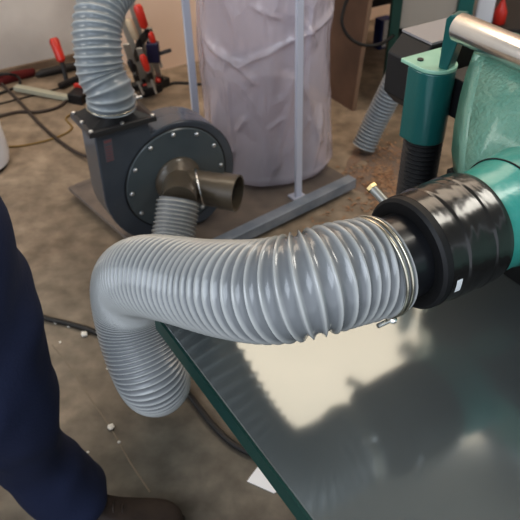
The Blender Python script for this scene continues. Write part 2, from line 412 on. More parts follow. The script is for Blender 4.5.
# corner column with cap, bellows, bolts
cc = V((.331, 1.30, 0)); cx = cc.dot(EX); cw = cc.dot(EW)
def dshape(r, back, z, n=20, ox=0, rear=1.0):
    out = []
    for i in range(n+1):
        a = PI + PI*i/n      # front half: towards -w
        out.append(M(cx+ox+r*math.cos(a), cw+r*math.sin(a), z))
    out.append(M(cx+ox+r*rear, cw+back, z)); out.append(M(cx+ox-r, cw+back, z)); return out
bm = bmesh.new(); prism(bm, dshape(.041, .03, .90), EZ*.15); link('corner_column', bm, Mt['teal'], pl, smooth='auto', bevel=.003)['label'] = 'rounded deep teal corner column'
bm = bmesh.new(); prism(bm, dshape(.042, .05, 1.05, rear=2.4), EZ*.008); cp = link('column_cap', bm, Mt['tealcap'], pl, bevel=.002)
cp['label'] = 'pale green column cap'
for dx, dw in ((-.018, .022), (.008, -.018), (.055, .035)):
    bm = bmesh.new(); lathe(bm, M(cx+dx, cw+dw, 1.058), EZ, [(0, .006), (.003, .006), (.003, .003)], 10); link('bolt', bm, Mt['blackmetal'], cp)
bm = bmesh.new(); pr = []
for i in range(35):
    z = .55+i*.0102; pr += [(z, .040), (z+.005, .034)]
lathe(bm, M(cx, cw, 0), EZ, pr, 32); link('bellows', bm, Mt['blackmetal'], pl)['label'] = 'black ribbed bellows'
bm = bmesh.new(); lathe(bm, M(cx, cw, 0), EZ, [(.0, .06), (.02, .06), (.03, .03), (.56, .03)], 28); link('column_foot', bm, Mt['tealdark'], pl, smooth='auto')
# roller bracket
bm = bmesh.new()
q = [atd(438, 68, 1.335), atd(447, 71, 1.33), atd(459, 38, 1.27), atd(461, 16, 1.245), atd(451, 15, 1.25), atd(446, 19, 1.26)]
nrm = (q[1]-q[0]).cross(q[3]-q[0]).normalized()
prism(bm, q, EX*.03+EW*.01); link('roller_bracket', bm, Mt['teal'], pl, bevel=.002)
# column to head link plate beneath the bracket, coloured black for the gap's shade
bm = bmesh.new(); mbox(bm, 1.0, 1.08, .80, .93, .95, 1.03); link('head_lug', bm, Mt['blackmetal'], pl, bevel=.004)
bm = bmesh.new(); mbox(bm, .96, 1.12, .79, .82, .80, 1.04); link('gap_shade_panel', bm, Mt['blackmetal'], pl, bevel=.004)  # black panel standing in for the shadow between column and hood
bm = bmesh.new(); mbox(bm, .803, .93, .03, .70, .895, .926); link('hood_shade_plate', bm, Mt['blackrim'], pl)  # black plate added to paint the shade under the hood
# eight sided motor cover
ox, oz = 1.08, .975
a0, b0 = .085, .078; ch = .035
pts = [(-a0, -b0+ch), (-a0+ch, -b0), (a0-ch, -b0), (a0, -b0+ch), (a0, b0-ch), (a0-ch, b0), (-a0+ch, b0), (-a0, b0-ch)]
bm = bmesh.new(); prism(bm, [M(ox+x, 1.0, oz+z) for x, z in pts], EW*.09); mc = link('motor_cover', bm, Mt['blackmetal'], pl, bevel=.003)
mc['label'] = 'black eight-sided motor cover'
bm = bmesh.new(); mbox(bm, ox-a0+ch-.002, ox+a0-ch+.03, 1.0, 1.09, oz+b0+.001, oz+b0+.006); link('cover_lid', bm, Mt['greytop'], mc)
bm = bmesh.new(); mbox(bm, 1.08, 1.14, .75, 1.0, .93, .98); link('motor_bracket', bm, Mt['blackmetal'], pl)
# right-hand near column, outside the frame but part of the machine
# ------------------------------------------------------------------ ADAPTER
ad = empty('duct_adapter', P0+AX*.1+V((0, 0, -.086)), 'black reducer wrapped in glossy wrinkled black plastic between grey hose and teal port', 'adapter', rz=A32)
bm = bmesh.new(); lathe(bm, P0, AX, [(-.05, .055), (-.05, .0615), (.05, .0615), (.05, .055)], 56, cap=False); link('inner_tube', bm, Mt['blacktube'], ad, smooth='auto')
bm = bmesh.new(); lathe(bm, P0, AX, [(.042, .058), (.040, .062), (.040, .078), (.044, .0825), (.056, .0832), (.056, .058)], 64, cap=False); link('rubber_rim', bm, Mt['blackrim'], ad, smooth='auto')
def jt(p, s, a):
    q = (p-P0); rad = (q-AX*q.dot(AX)).normalized()
    k = .30*math.sin(PI*min(max((s-.054)/.114, 0), 1))**.5
    v = noise.noise(V((s*28, math.cos(a)*1.6, math.sin(a)*1.6)))*.004 + abs(noise.noise(V((s*60+5, math.cos(a)*3, math.sin(a)*3))))*.0035
    return p+rad*v*k
pr = []
for i in range(60):
    s = .054+.112*i/59; r = .0834
    if s > .083: r += .0014
    if s > .132: r += .0012
    if s > .158: r -= (s-.158)*.2
    pr.append((s, r))
bm = bmesh.new(); lathe(bm, P0, AX, pr, 96, cap=False, jit=jt); tw = link('tape_wrap', bm, Mt['tape'], ad, smooth=True); tw['label'] = 'shiny wrinkled black plastic wrap'
# white sticker on near lower side
x_, y_, d_ = frame(AX)
def onwrap(s, ang, r=.0915):   # ang measured from straight up, positive towards the camera side
    side = -EW
    return P0+AX*s+(EZ*math.cos(ang)+side*math.sin(ang))*r
bm = bmesh.new(); rows = []
for i in range(6):
    a = math.radians(86+i*2.9); rows.append([bm.verts.new(onwrap(.058, a, .0862)), bm.verts.new(onwrap(.068, a, .0866))])
for a, b in zip(rows, rows[1:]): bm.faces.new([a[0], a[1], b[1], b[0]])
link('sticker', bm, Mt['white'], ad)['label'] = 'small white sticker'
# brass tipped bolt on the far side
bm = bmesh.new(); b0_ = atd(386, 203, 1.10); b1_ = atd(373, 189, 1.11)
lathe(bm, b0_, b1_-b0_, [(0, .007), ((b1_-b0_).length, .007)], 14); bl = link('clamp_bolt', bm, Mt['steel'], ad, smooth='auto')
bm = bmesh.new(); lathe(bm, b1_, b1_-b0_, [(0, .009), (.006, .009)], 6); link('bolt_tip', bm, Mt['brass'], bl)

# ------------------------------------------------------------------ MAIN HOSE
hp = [P0+AX*.0, P0-AX*.03, atd(346, 273, .968), atd(313, 284, .945), atd(275, 291, .965), atd(236, 290, 1.03), atd(199, 285, 1.13),
      atd(170, 279, 1.195), atd(147, 276, 1.25), atd(132, 280, 1.32), atd(129, 300, 1.385), atd(134, 328, 1.41), atd(142, 354, 1.42), atd(152, 377, 1.44),
      V((-.225, 1.08, .42)), V((-.245, 1.22, .27)), V((-.265, 1.42, .15)), V((-.285, 1.62, .11)), V((-.295, 1.80, .15)), V((-.283, 1.90, .215))]
WYE_IN = atd(179, 200, 2.36)
hp.append(WYE_IN)
hz = empty('flexible_hose', (hp[11].x, hp[11].y, 0), 'thick grey ribbed hose arching over the table from the black adapter to the blower', 'hose')
KP = [(0, .0165), (.06, .0145), (.11, .0122), (.17, .0135), (.23, .0185), (.33, .0215), (.41, .0180), (.48, .0135), (.56, .0095), (.66, .0082), (.85, .0078), (1.05, .010), (1.6, .0145), (9, .0145)]
def pit(s):
    for (a, x), (b, y) in zip(KP, KP[1:]):
        if s <= b: return x+(y-x)*(s-a)/(b-a)
    return .0145
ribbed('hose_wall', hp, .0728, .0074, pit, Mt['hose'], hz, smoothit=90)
cl = None
bm = bmesh.new(); ring_wire(bm, P0-AX*.008, AX, .0725, .0022); ring_wire(bm, P0-AX*.017, AX, .0725, .0022)
cl = link('wire_clamp', bm, Mt['wire'], hz, smooth=True); cl['label'] = 'double wire hose clamp'
bm = bmesh.new(); band(bm, P0, AX, .0695, -.020, .001, .0012); link('clamp_sleeve', bm, Mt['hose'], hz, smooth='auto')
c0 = P0-AX*.014+(-EZ*math.cos(.55)-EW*math.sin(.55))*.079
bm = bmesh.new(); lathe(bm, c0-AX*.018, AX, [(0, .0035), (.026, .0035)], 10); lathe(bm, c0+AX*.006, AX+(-EW)*1.2, [(0, .0055), (.005, .0055), (.008, .003)], 12)
link('clamp_screw', bm, Mt['chrome'], cl, smooth='auto')

# ------------------------------------------------------------------ DUST COLLECTOR
BN = V((-.325, 1.925, 0)); LF = V((-.64, .77, 0)).normalized(); RT = V((.755, .656, 0)); RT = (RT-LF*RT.dot(LF)).normalized()
dc = empty('dust_collector', BN+LF*.35+RT*.45, 'dust collector with slate blue blower, clear collection bag and grey struts on a low base', 'dust collector', rz=math.atan2(RT.y, RT.x))
bm = bmesh.new(); boxf(bm, BN, RT, LF, EZ, 0, .92, .0, .70, .032, .048); link('base_board', bm, Mt['base'], dc, bevel=.002)
bm = bmesh.new(); boxf(bm, BN, RT, LF, EZ, -.0, .92, -.014, .032, .018, .062); link('base_rail', bm, Mt['rail'], dc, bevel=.002)['label'] = 'blue grey metal rail'
bm = bmesh.new(); boxf(bm, BN, RT, LF, EZ, .03, .93, .672, .70, .018, .050); link('base_rail', bm, Mt['base'], dc, bevel=.002)
for a, b in ((.06, .06), (.84, .06), (.06, .62), (.84, .62)):
    bm = bmesh.new(); lathe(bm, BN+RT*(a-.01)+LF*b+EZ*.017, RT, [(0, .016), (.02, .016)], 16); link('caster', bm, Mt['blackrim'], dc)
# fan housing
O = V((-.29, 2.15, .282)); FX = V((math.cos(A32), math.sin(A32), 0)); FY = V((-math.sin(A32), math.cos(A32), 0))
def Fp(x, y, z): return O+FX*x+FY*y+EZ*z
top = .245
out = [(-.268, top), (-.085, top), (-.085, .208)]
def scroll(a):      # a degrees from +x, ccw ; radius grows clockwise from the cutoff to the outlet
    # from a=112 (cutoff) going clockwise to a=180 (outlet side) : 292 degrees
    k = (112-a)/292.0
    return .205+.060*k
sc = []
for i in range(0, 49):
    a = 112-292*i/48; r = scroll(a); sc.append((r*math.cos(math.radians(a)), r*math.sin(math.radians(a))))
outline = [(-.268, top), (-.085, top)] + sc
outline = [(x, max(z, -.218)) for x, z in outline]
bm = bmesh.new(); prism(bm, [Fp(x, 0, z) for x, z in outline], FY*.125)
fh = link('fan_housing', bm, Mt['blower'], dc, smooth='auto', bevel=.004); fh['label'] = 'slate blue snail-shaped fan housing'
# scroll side skinned paler to paint in its bluish highlight
bm = bmesh.new()
tube(bm, [Fp(x*1.005, .065, z*1.005) for x, z in sc[1:34]], .0015, 6, 1)
rows = [[bm.verts.new(Fp(x*1.008, y, z*1.008)) for y in (.004, .04, .085, .121)] for x, z in sc[:30]]
for a, b in zip(rows, rows[1:]):
    for i in range(3): bm.faces.new([a[i], a[i+1], b[i+1], b[i]])
bmesh.ops.recalc_face_normals(bm, faces=bm.faces)
link('scroll_highlight', bm, Mt['scroll_sheen'], dc, smooth=True)['label'] = 'scroll side with a pale blue highlight painted in'
bm = bmesh.new(); lathe(bm, Fp(0, 0, 0), -FY, [(0, .19), (.004, .19), (.0075, .186), (.0075, .05)], 72)
ip = link('inlet_plate', bm, Mt['blowerdisc'], dc, smooth='auto'); ip['label'] = 'round slate inlet plate'
bm = bmesh.new(); ring_wire(bm, Fp(0, -.003, 0), FY, .192, .0022, 80, 6); link('plate_seam', bm, Mt['blackrim'], ip)
for i in range(12):
    a = math.radians(1+30*i)
    bm = bmesh.new(); lathe(bm, Fp(.172*math.cos(a), -.0075, .172*math.sin(a)), -FY, [(0, .0075), (.003, .0075), (.006, .004)], 12)
    link('bolt', bm, Mt['bolt'], ip, smooth='auto')
# warning label on the duct
bm = bmesh.new(); boxf(bm, O, FX, FY, EZ, -.243, -.213, -.0015, 0, .138, .218); lb = link('warning_label', bm, Mt['greylabel'], dc)
lb['label'] = 'small faded red and grey label'
bm = bmesh.new()
boxf(bm, O, FX, FY, EZ, -.240, -.216, -.0022, -.0015, .206, .214)
for z in (.192, .182, .172, .162, .152, .142): boxf(bm, O, FX, FY, EZ, -.239, -.217, -.0022, -.0015, z-.0025, z+.001)
link('label_print', bm, Mt['redlabel'], lb)
# outlet flange and square to round hopper
fz = .245
bm = bmesh.new(); boxf(bm, O, FX, FY, EZ, -.290, -.062, -.022, .147, fz, fz+.018)
fl = link('outlet_flange', bm, Mt['greytop'], dc, bevel=.002)
fl.data.materials[0] = mat('worn_flange_metal', (.07, .07, .075), .35, .5)
for x, y in ((-.28, -.012), (-.176, -.012), (-.072, -.012), (-.28, .062), (-.28, .137), (-.072, .137)):
    bm = bmesh.new(); lathe(bm, Fp(x, y, fz+.018), EZ, [(0, .007), (.004, .007), (.006, .004)], 10); link('bolt', bm, Mt['bolt'], fl, smooth='auto')
hc = Fp(-.176, .0625, 0); hc.z = 0
bm = bmesh.new(); nr = 48; sq = []; rd = []
for i in range(nr):
    a = 2*PI*i/nr+PI/4; c, s = math.cos(a), math.sin(a); k = 1/max(abs(c), abs(s))
    sq.append(bm.verts.new(Fp(-.176+c*k*.10, .0625+s*k*.072, fz+.018))); rd.append(bm.verts.new(Fp(-.176+c*.070, .0625+s*.070, fz+.045)))
r2 = [bm.verts.new(v.co+EZ*.04) for v in rd]
for i in range(nr):
    j = (i+1) % nr; bm.faces.new([sq[i], sq[j], rd[j], rd[i]]); bm.faces.new([rd[i], rd[j], r2[j], r2[i]])
[bm.faces.new([r2[i], r2[(i+1) % nr], r3[(i+1) % nr], r3[i]]) for r3 in [[bm.verts.new(v.co+EZ*.001) for v in r2]] for i in range(nr)]
link('outlet_hopper', bm, Mt['blackmetal'], dc, smooth='auto')['label'] = 'black square-to-round outlet'
# inlet wye: round boss, one branch towards the hose, one open branch
bm = bmesh.new(); lathe(bm, Fp(0, -.006, 0), -FY, [(0, .085), (.008, .085), (.014, .076), (.05, .064), (.075, .05), (.085, .0)], 40, cap=False)
lathe(bm, Fp(0, -.03, 0), (WYE_IN-Fp(0, -.03, 0)), [(0, .06), ((WYE_IN-Fp(0, -.03, 0)).length+.02, .058)], 40)
wd = (FX*.72-FY*.88+EZ*.03).normalized()
lathe(bm, Fp(0, -.05, 0), wd, [(0, .058), (.10, .058), (.145, .058), (.145, .063), (.20, .063), (.20, .057), (.165, .056), (.165, 0)], 40, cap=False)
wy = link('inlet_wye', bm, Mt['wye'], dc, smooth='auto'); wy['label'] = 'smoky brown forked inlet'
bm = bmesh.new(); lathe(bm, Fp(0, -.05, 0)+wd*.167, wd, [(0, .0555), (.001, .0555)], 40); link('mouth_shade_disc', bm, Mt['blackrim'], wy)  # black disc paints the darkness inside the open branch
bm = bmesh.new(); x_, y_, d_ = frame(wd)
ring_wire(bm, Fp(0, -.05, 0)+wd*.062, (wd+FY*.5+EZ*.1).normalized(), .063, .0040, 40, 6, 0, 2*PI); link('strap', bm, Mt['chrome'], wy, smooth=True)['label'] = 'bright metal strap'
# struts
BC = V((.022, 2.69, 0))
for p, hh, tx in ((V((.150, 2.385, 0)), 1.2, -.03), (V((-.240, 2.545, 0)), 1.2, -.035), (V((.20, 2.93, 0)), 1.2, 0)):
    q = p+V((tx, 0, 0))
    bm = bmesh.new()
    hexa(bm, [p+FX*a+FY*b+EZ*.05 for a, b in ((-.014, -.007), (.014, -.007), (.014, .007), (-.014, .007))]+[q+FX*a+FY*b+EZ*hh for a, b in ((-.014, -.007), (.014, -.007), (.014, .007), (-.014, .007))])
    link('strut', bm, Mt['strut'], dc, bevel=.002)
    bm = bmesh.new(); boxf(bm, p, FX, FY, EZ, -.03, .03, -.02, .03, .048, .056); link('strut_foot', bm, Mt['strut'], dc, bevel=.001)
# bag
FOLDS = [(-.95, .63, -.38, .565, .016, .014), (-.38, .565, .36, .668, .013, .012), (.36, .668, 1.25, .715, .016, .012), (-.45, .58, -.15, .50, .010, .012),
         (-.45, .30, -.30, .36, .012, .012), (.15, .15, .42, .52, .008, .012), (.5, .72, .75, .62, .010, .012), (.75, .1, .95, .35, .012, .014), (-.7, .12, -.5, .22, .010, .014), (.05, .32, .25, .36, .009, .010), (-.2, .78, .2, .74, .008, .01)]
def bj(p, s, a):
    q = p-BC; q.z = 0; rad = q.normalized() if q.length > 1e-5 else V((0, 0, 0))
    n1 = noise.noise(V((math.cos(a)*1.3, math.sin(a)*1.3, s*2.2)))*.022
    n2 = abs(noise.noise(V((math.cos(a)*2.6+4, math.sin(a)*2.6, s*4+a*.6))))*.012
    n3 = abs(noise.noise(V((math.cos(a)*6, math.sin(a)*6+2, s*9-a*2))))*.004
    aa = (a+PI) % (2*PI)-PI; cz = 0
    for (a1, s1, a2, s2, am, wd_) in FOLDS:
        ax_, az_ = aa*.28, s; bx_, bz_ = a1*.28, s1; dx_, dz_ = (a2-a1)*.28, s2-s1; L2 = dx_*dx_+dz_*dz_
        t = max(0, min(1, ((ax_-bx_)*dx_+(az_-bz_)*dz_)/L2)); dd = math.hypot(ax_-bx_-t*dx_, az_-bz_-t*dz_)
        cz += am*math.exp(-(dd/wd_)**1.3)*min(1, (t+.15)*4, (1.15-t)*4)
    k = min(1, s/.1)
    p = p+rad*cz
    return p+rad*(n1+n2+n3-.018)*k
pr = [(.052, .10), (.052, .20), (.058, .255), (.07, .272), (.10, .282)]
for i in range(1, 190): pr.append((.10+i*.0058, .280-.010*math.sin(i*.0166)))
bm = bmesh.new(); lathe(bm, BC, EZ, pr, 220, cap=False, jit=bj)
bg = link('collection_bag', bm, Mt['bag'], dc, smooth=True); bg['label'] = 'clear lavender plastic collection bag'
# bag skirt slumping onto the base at the right
# drum above the bag (just over the frame) that the struts and outlet hose reach
bm = bmesh.new(); lathe(bm, BC, EZ, [(1.15, .285), (1.15, .305), (1.40, .305), (1.42, .28), (1.42, .05)], 64, cap=False); link('separator_drum', bm, Mt['blower'], dc, smooth='auto')
# dust heap in the bag
bm = bmesh.new()
def dj(p, s, a):
    return p+V((noise.noise(p*7)*.03, noise.noise(p*7+V((3, 3, 3)))*.03, noise.noise(p*5)*.03 if s > .1 else 0))
pr = [(.056, .02), (.056, .20), (.07, .22), (.16, .235), (.24, .225), (.30, .20), (.35, .15), (.38, .08), (.39, .0)]
lathe(bm, BC, EZ, pr, 60, cap=False, jit=dj)
tag(link('wood_dust', bm, Mt['dust'], smooth=True), 'pinkish brown heap of wood dust inside the clear collection bag', 'dust', kind='stuff')

# outlet hose rising out of the picture
S0 = Fp(-.176, .0625, fz+.046)
oh = [S0, S0+EZ*.055, atd(101.5, 76, 2.25), atd(98, 52, 2.225), atd(97, 28, 2.215), atd(103, 2, 2.225), atd(119, -22, 2.27),
      V((-.36, 2.44, 1.08)), V((-.27, 2.50, 1.18)), V((-.20, 2.53, 1.24))]
h2 = empty('flexible_hose', (oh[0].x, oh[0].y, oh[0].z), 'pale blue-grey ribbed hose rising from the black outlet on top of the blower', 'hose')
ribbed('hose_wall', oh, .0775, .0062, .0205, Mt['hose_blue'], h2, smoothit=30)
bm = bmesh.new(); ring_wire(bm, oh[0]+EZ*.006, EZ, .079, .002); k2 = link('wire_clamp', bm, Mt['wire'], h2, smooth=True)
s0 = oh[0]+EZ*.014+FX*.088
bm = bmesh.new(); lathe(bm, s0-FY*.012, FY, [(0, .004), (.028, .004)], 8); lathe(bm, s0-FY*.014, FX, [(-.01, .005), (.012, .005)], 8); link('clamp_screw', bm, Mt['bolt'], k2)

# short hose beyond the column
e0 = atz(364, 146, .035)
sh = [e0, atd(375, 122, 3.13), atd(389, 94, 3.04), atd(402, 66, 2.96), atd(409, 42, 2.93)]
h3 = empty('flexible_hose', (e0.x, e0.y, 0), 'short grey ribbed hose end resting on the floor behind the teal column', 'hose')
ribbed('hose_wall', sh, .054, .005, .0165, Mt['hose_blue'], h3, nrad=32)

# ------------------------------------------------------------------ BACKGROUND MACHINES AND CLUTTER
# brown chipboard sheet standing on edge
n0 = atz(352, 111); bd = EW; ln = EX*.085
bm = bmesh.new()
th_ = EX*.022
a = n0; b = n0+EW*.62; t1 = EZ*1.1+ln
hexa(bm, [a, a+th_, b+th_, b, a+t1, a+th_+t1, b+th_+t1, b+t1])
sb = link('chipboard_sheet', bm, Mt['board'], bevel=.001)
tag(sb, 'brown chipboard sheet standing on edge behind the clear collection bag', 'board')
bm = bmesh.new(); hexa(bm, [p-EW*.003 for p in (a, a+th_, a+th_+EW*.003, a+EW*.003)]+[p-EW*.003 for p in (a+t1, a+t1+th_, a+t1+th_+EW*.003, a+t1+EW*.003)])
link('sheet_edge', bm, Mt['boardedge'], sb)['label'] = 'pale raw edge'
# low brown carton in front of the sheet foot
# shelf/bench behind it (dark)
bx0 = n0+EX*.14+EW*.30
wb_t = empty('storage_bench', bx0+EX*.3, 'dark low bench behind the chipboard sheet at the back', 'bench', rz=A32)
bm = bmesh.new(); boxf(bm, bx0, EX, EW, EZ, 0, .50, 0, .45, .36, .40); link('bench_top', bm, Mt['bench'], wb_t, bevel=.003)
for x, y in ((.0, .0), (.46, 0), (0, .41), (.46, .41)):
    bm = bmesh.new(); boxf(bm, bx0, EX, EW, EZ, x, x+.04, y, y+.04, 0, .36); link('leg', bm, Mt['bench'], wb_t)
bm = bmesh.new(); boxf(bm, bx0, EX, EW, EZ, .04, .46, .38, .40, .04, .36); link('back_panel', bm, Mt['bench'], wb_t)
# blue carton with white stripe on the floor
q0 = atz(379, 50); 
ct = empty('carton', q0, 'blue carton with a white stripe on the floor left of the rear teal post', 'box', rz=A32)
bm = bmesh.new(); boxf(bm, q0, EX, EW, EZ, 0, .085, 0, .06, 0, .17); link('carton_body', bm, Mt['blue'], ct, bevel=.002)
bm = bmesh.new(); boxf(bm, q0, EX, EW, EZ, .018, .048, -.002, 0, .01, .165); link('stripe', bm, Mt['white'], ct)
# rear machine: teal posts, beige panel, black lower frame
pa = V((.60, 3.28, 0)); 
rm = empty('machine_stand', pa+EX*.25, 'rear machine on teal posts with beige side panel and black lower frame', 'machine', rz=0)
X = V((1, 0, 0)); Y = V((0, 1, 0))
bm = bmesh.new(); boxf(bm, pa, X, Y, EZ, 0, .045, 0, .05, 0, 1.15); link('post', bm, Mt['tealdark'], rm, bevel=.003)
bm = bmesh.new(); boxf(bm, pa, X, Y, EZ, .30, .37, .0, .05, 0, 1.15); link('post', bm, Mt['teal'], rm, bevel=.003)
bm = bmesh.new(); boxf(bm, pa, X, Y, EZ, .046, .30, .02, .30, .385, 1.15); link('side_panel', bm, Mt['beige'], rm, bevel=.004)
bm = bmesh.new()
boxf(bm, pa, X, Y, EZ, .05, .29, .012, .02, .372, .387); boxf(bm, pa, X, Y, EZ, .05, .065, .012, .02, .08, .387); boxf(bm, pa, X, Y, EZ, .05, .29, .06, .30, .06, .36)
link('lower_frame', bm, Mt['blackmetal'], rm)
bm = bmesh.new(); lathe(bm, pa+V((.285, -.0, .46)), -Y, [(0, .008), (.006, .008)], 10); link('bolt', bm, Mt['blackmetal'], rm)
# dark tool chest with white jug and red bottle on it
tcp = V((1.02, 3.42, 0))
tc_ = empty('tool_chest', tcp+V((.3, .2, 0)), 'dark tool chest beyond the chrome roller at top right', 'chest')
bm = bmesh.new(); boxf(bm, tcp, X, Y, EZ, 0, .75, 0, .45, 0.03, .34); link('chest_body', bm, Mt['bench'], tc_, bevel=.004)
for z in (.06, .16, .25):
    bm = bmesh.new(); boxf(bm, tcp, X, Y, EZ, .02, .73, -.012, 0, z, z+.08); dr = link('drawer', bm, Mt['blackmetal'], tc_, bevel=.003)
    bm = bmesh.new(); boxf(bm, tcp, X, Y, EZ, .25, .5, -.03, -.012, z+.055, z+.065); link('drawer_handle', bm, Mt['steel'], dr)
for x in (.04, .68):
    bm = bmesh.new(); boxf(bm, tcp, X, Y, EZ, x, x+.05, .02, .43, 0, .03); link('foot', bm, Mt['blackrim'], tc_)
jl = aty(481, 21, 3.52); jl.z = .34
jg = empty('plastic_jug', jl, 'white plastic jug on the dark tool chest beyond the roller', 'jug')
bm = bmesh.new(); boxf(bm, jl, X, Y, EZ, -.045, .045, -.04, .04, 0, .19); link('jug_body', bm, Mt['plasticwhite'], jg, bevel=.012)
bm = bmesh.new(); lathe(bm, jl, EZ, [(.19, .02), (.21, .02), (.215, .016)], 16); link('cap', bm, Mt['blue'], jg)
rl = aty(499, 21, 3.50); rl.z = .34
rb = empty('squeeze_bottle', rl, 'red bottle with narrow neck on the dark tool chest', 'bottle')
bm = bmesh.new(); lathe(bm, rl, EZ, [(0, .028), (.005, .031), (.06, .031), (.09, .018), (.11, .010), (.12, .010)], 20); link('bottle_body', bm, Mt['red'], rb, smooth='auto')
bm = bmesh.new(); lathe(bm, rl, EZ, [(.12, .009), (.15, .003)], 12); link('nozzle', bm, Mt['white'], rb)

# white plastic bucket cropped by the left edge
wbp = atz(-22, 166)
bk = empty('plastic_drum', wbp, 'white plastic drum cropped by the left edge of the floor view', 'drum')
bm = bmesh.new(); lathe(bm, wbp, EZ, [(.012, .12), (.02, .135), (.06, .142), (.12, .138), (.24, .125), (.34, .11), (.345, .09)], 48); link('drum_body', bm, Mt['plasticwhite'], bk, smooth='auto')
bm = bmesh.new(); lathe(bm, wbp, EZ, [(0, .125), (.014, .128)], 40); link('drum_foot', bm, Mt['blackrim'], bk)
bm = bmesh.new(); lathe(bm, wbp, EZ, [(.345, .085), (.37, .085), (.375, .07)], 32); link('lid', bm, Mt['white'], bk, smooth='auto')

# paper scrap on floor by the table edge
bm = bmesh.new(); pp = [atz(264, 459), atz(247, 482), atz(274, 494), atz(290, 484), atz(286, 455)]
prism(bm, [p+EZ*.002 for p in pp], EZ*.002)
tag(link('paper_scrap', bm, Mt['white']), 'white paper scrap on the floor under the table edge', 'paper')

# bar clamps
def clamp(a, b, label, handle=Mt['red'], rodside=1, hl=.11, jaw=.09, group='bar clamps leaning in a bundle against the beige wall', pos=.55, hr=.017):
    """a foot end, b top end of the bar"""
    d = (b-a); L = d.length; d.normalize()
    side = d.cross(V((0, 1, 0))).normalized()*rodside
    nn = d.cross(side).normalized()
    t = empty('bar_clamp', a, label, 'clamp', group)
    bm = bmesh.new(); boxf(bm, a, side, nn, d, -.012, .012, -.005, .005, 0, L); link('bar', bm, Mt['steel'], t, bevel=.001)
    bm = bmesh.new(); boxf(bm, a, side, nn, d, -.016, jaw, -.013, .013, -.005, .035); link('fixed_jaw', bm, Mt['blackmetal'], t, bevel=.004)
    bm = bmesh.new(); boxf(bm, a, side, nn, d, -.018, jaw, -.014, .014, L*pos, L*pos+.045); sj = link('sliding_jaw', bm, Mt['blackmetal'], t, bevel=.004)
    bm = bmesh.new(); lathe(bm, a+side*(jaw*.6)+d*(L*pos-.05), d, [(0, .005), (.13, .005)], 10); link('screw', bm, Mt['steel'], t)
    bm = bmesh.new(); lathe(bm, a+side*(jaw*.6)+d*(L*pos+.07), d, [(0, hr*.6), (.01, hr), (hl-.01, hr*1.05), (hl, hr*.7)], 10); link('handle', bm, handle, t, smooth='auto')
    return t
cy = 3.44
GR = 'bar clamps leaning in a bundle against the beige wall'
def bundle(b0, b1, h0, h1, hr, hm, label, ybar=cy, yh=3.36, bw=.014, sj=.55):
    A_ = atz(*b0, .03); B_ = aty(*b1, ybar); H0 = aty(*h0, yh); H1 = aty(*h1, yh)
    t = empty('bar_clamp', V((A_.x, A_.y, 0)), label, 'clamp', GR)
    d = B_-A_; L = d.length; d.normalize(); side = d.cross(V((0, 1, 0))).normalized(); nn = d.cross(side).normalized()
    bm = bmesh.new(); boxf(bm, A_, side, nn, d, -bw, bw, -.005, .005, 0, L); link('bar', bm, Mt['steel'], t, bevel=.001)
    bm = bmesh.new(); boxf(bm, A_, side, nn, d, -.02, .05, -.014, .014, -.01, .035); link('fixed_jaw', bm, Mt['blackmetal'], t, bevel=.004)
    q = A_+d*L*sj; e = H0-(H1-H0).normalized()*.03; m = (q+e)/2; v = (e-q)
    bm = bmesh.new()
    if v.length > .005:
        v1 = v.normalized(); s1 = v1.cross(d).normalized() if v1.cross(d).length > .1 else nn
        boxf(bm, q, v1, s1, d, -.02, v.length+.012, -.013, .013, -.022, .022)
    link('sliding_jaw', bm, Mt['blackmetal'], t, bevel=.004)
    hd_ = H1-H0
    bm = bmesh.new(); lathe(bm, H0-hd_.normalized()*.12, hd_, [(0, .006), (.125, .006)], 10); link('screw', bm, Mt['steel'], t)
    bm = bmesh.new(); lathe(bm, H0, hd_, [(0, hr*.6), (.012, hr), (hd_.length-.012, hr*1.05), (hd_.length, hr*.7)], 12); link('handle', bm, hm, t, smooth='auto')
bundle((153, 84), (131, 2), (145, 28), (137, 5), .021, Mt['red'], 'bar clamp with the largest red handle, tallest of the leaning bundle')
bundle((147, 84), (122, 18), (137, 39), (128, 19), .019, Mt['wood'], 'bar clamp with pale wooden handle beside the rising hose', bw=.016, sj=.42)
bundle((160, 82), (149, 28), (154, 44), (150, 32), .015, Mt['red'], 'bar clamp with short red handle, rightmost of the leaning bundle', sj=.45)
bundle((152, 92), (139, 48), (148, 71), (142, 55), .016, Mt['red'], 'bar clamp with red grip low in the middle of the bundle', ybar=3.30, yh=3.26, sj=.3)
bundle((141, 88), (126, 44), (134, 72), (129, 60), .014, Mt['blackmetal'], 'bar clamp with black grip low beside the rising hose', ybar=3.30, yh=3.26, bw=.016, sj=.5)
# clamp head across the bundle: rod sticking out to the right
t = empty('bar_clamp', atz(150, 84, 0), 'dark clamp lying across the bundle with its black rod pointing right', 'clamp', 'bar clamps leaning in a bundle against the beige wall')
p1 = aty(146, 42, 3.36); p2 = aty(159, 60, 3.36)
bm = bmesh.new(); boxf(bm, p1, V((1, 0, 0)), V((0, 1, 0)), EZ, 0, .06, -.02, .02, -.10, .0); link('jaw_block', bm, mat('dark_blue_plastic', (.015, .015, .05), .4), t, bevel=.006)
bm = bmesh.new(); tube(bm, [aty(155, 55, 3.36), aty(171, 50, 3.36)], .009, 10, smooth=False); link('rod', bm, Mt['blackmetal'], t)
bm = bmesh.new(); tube(bm, [aty(150, 48, 3.36), atz(155, 90, .02)], .008, 8, smooth=False); link('bar', bm, Mt['steel'], t)
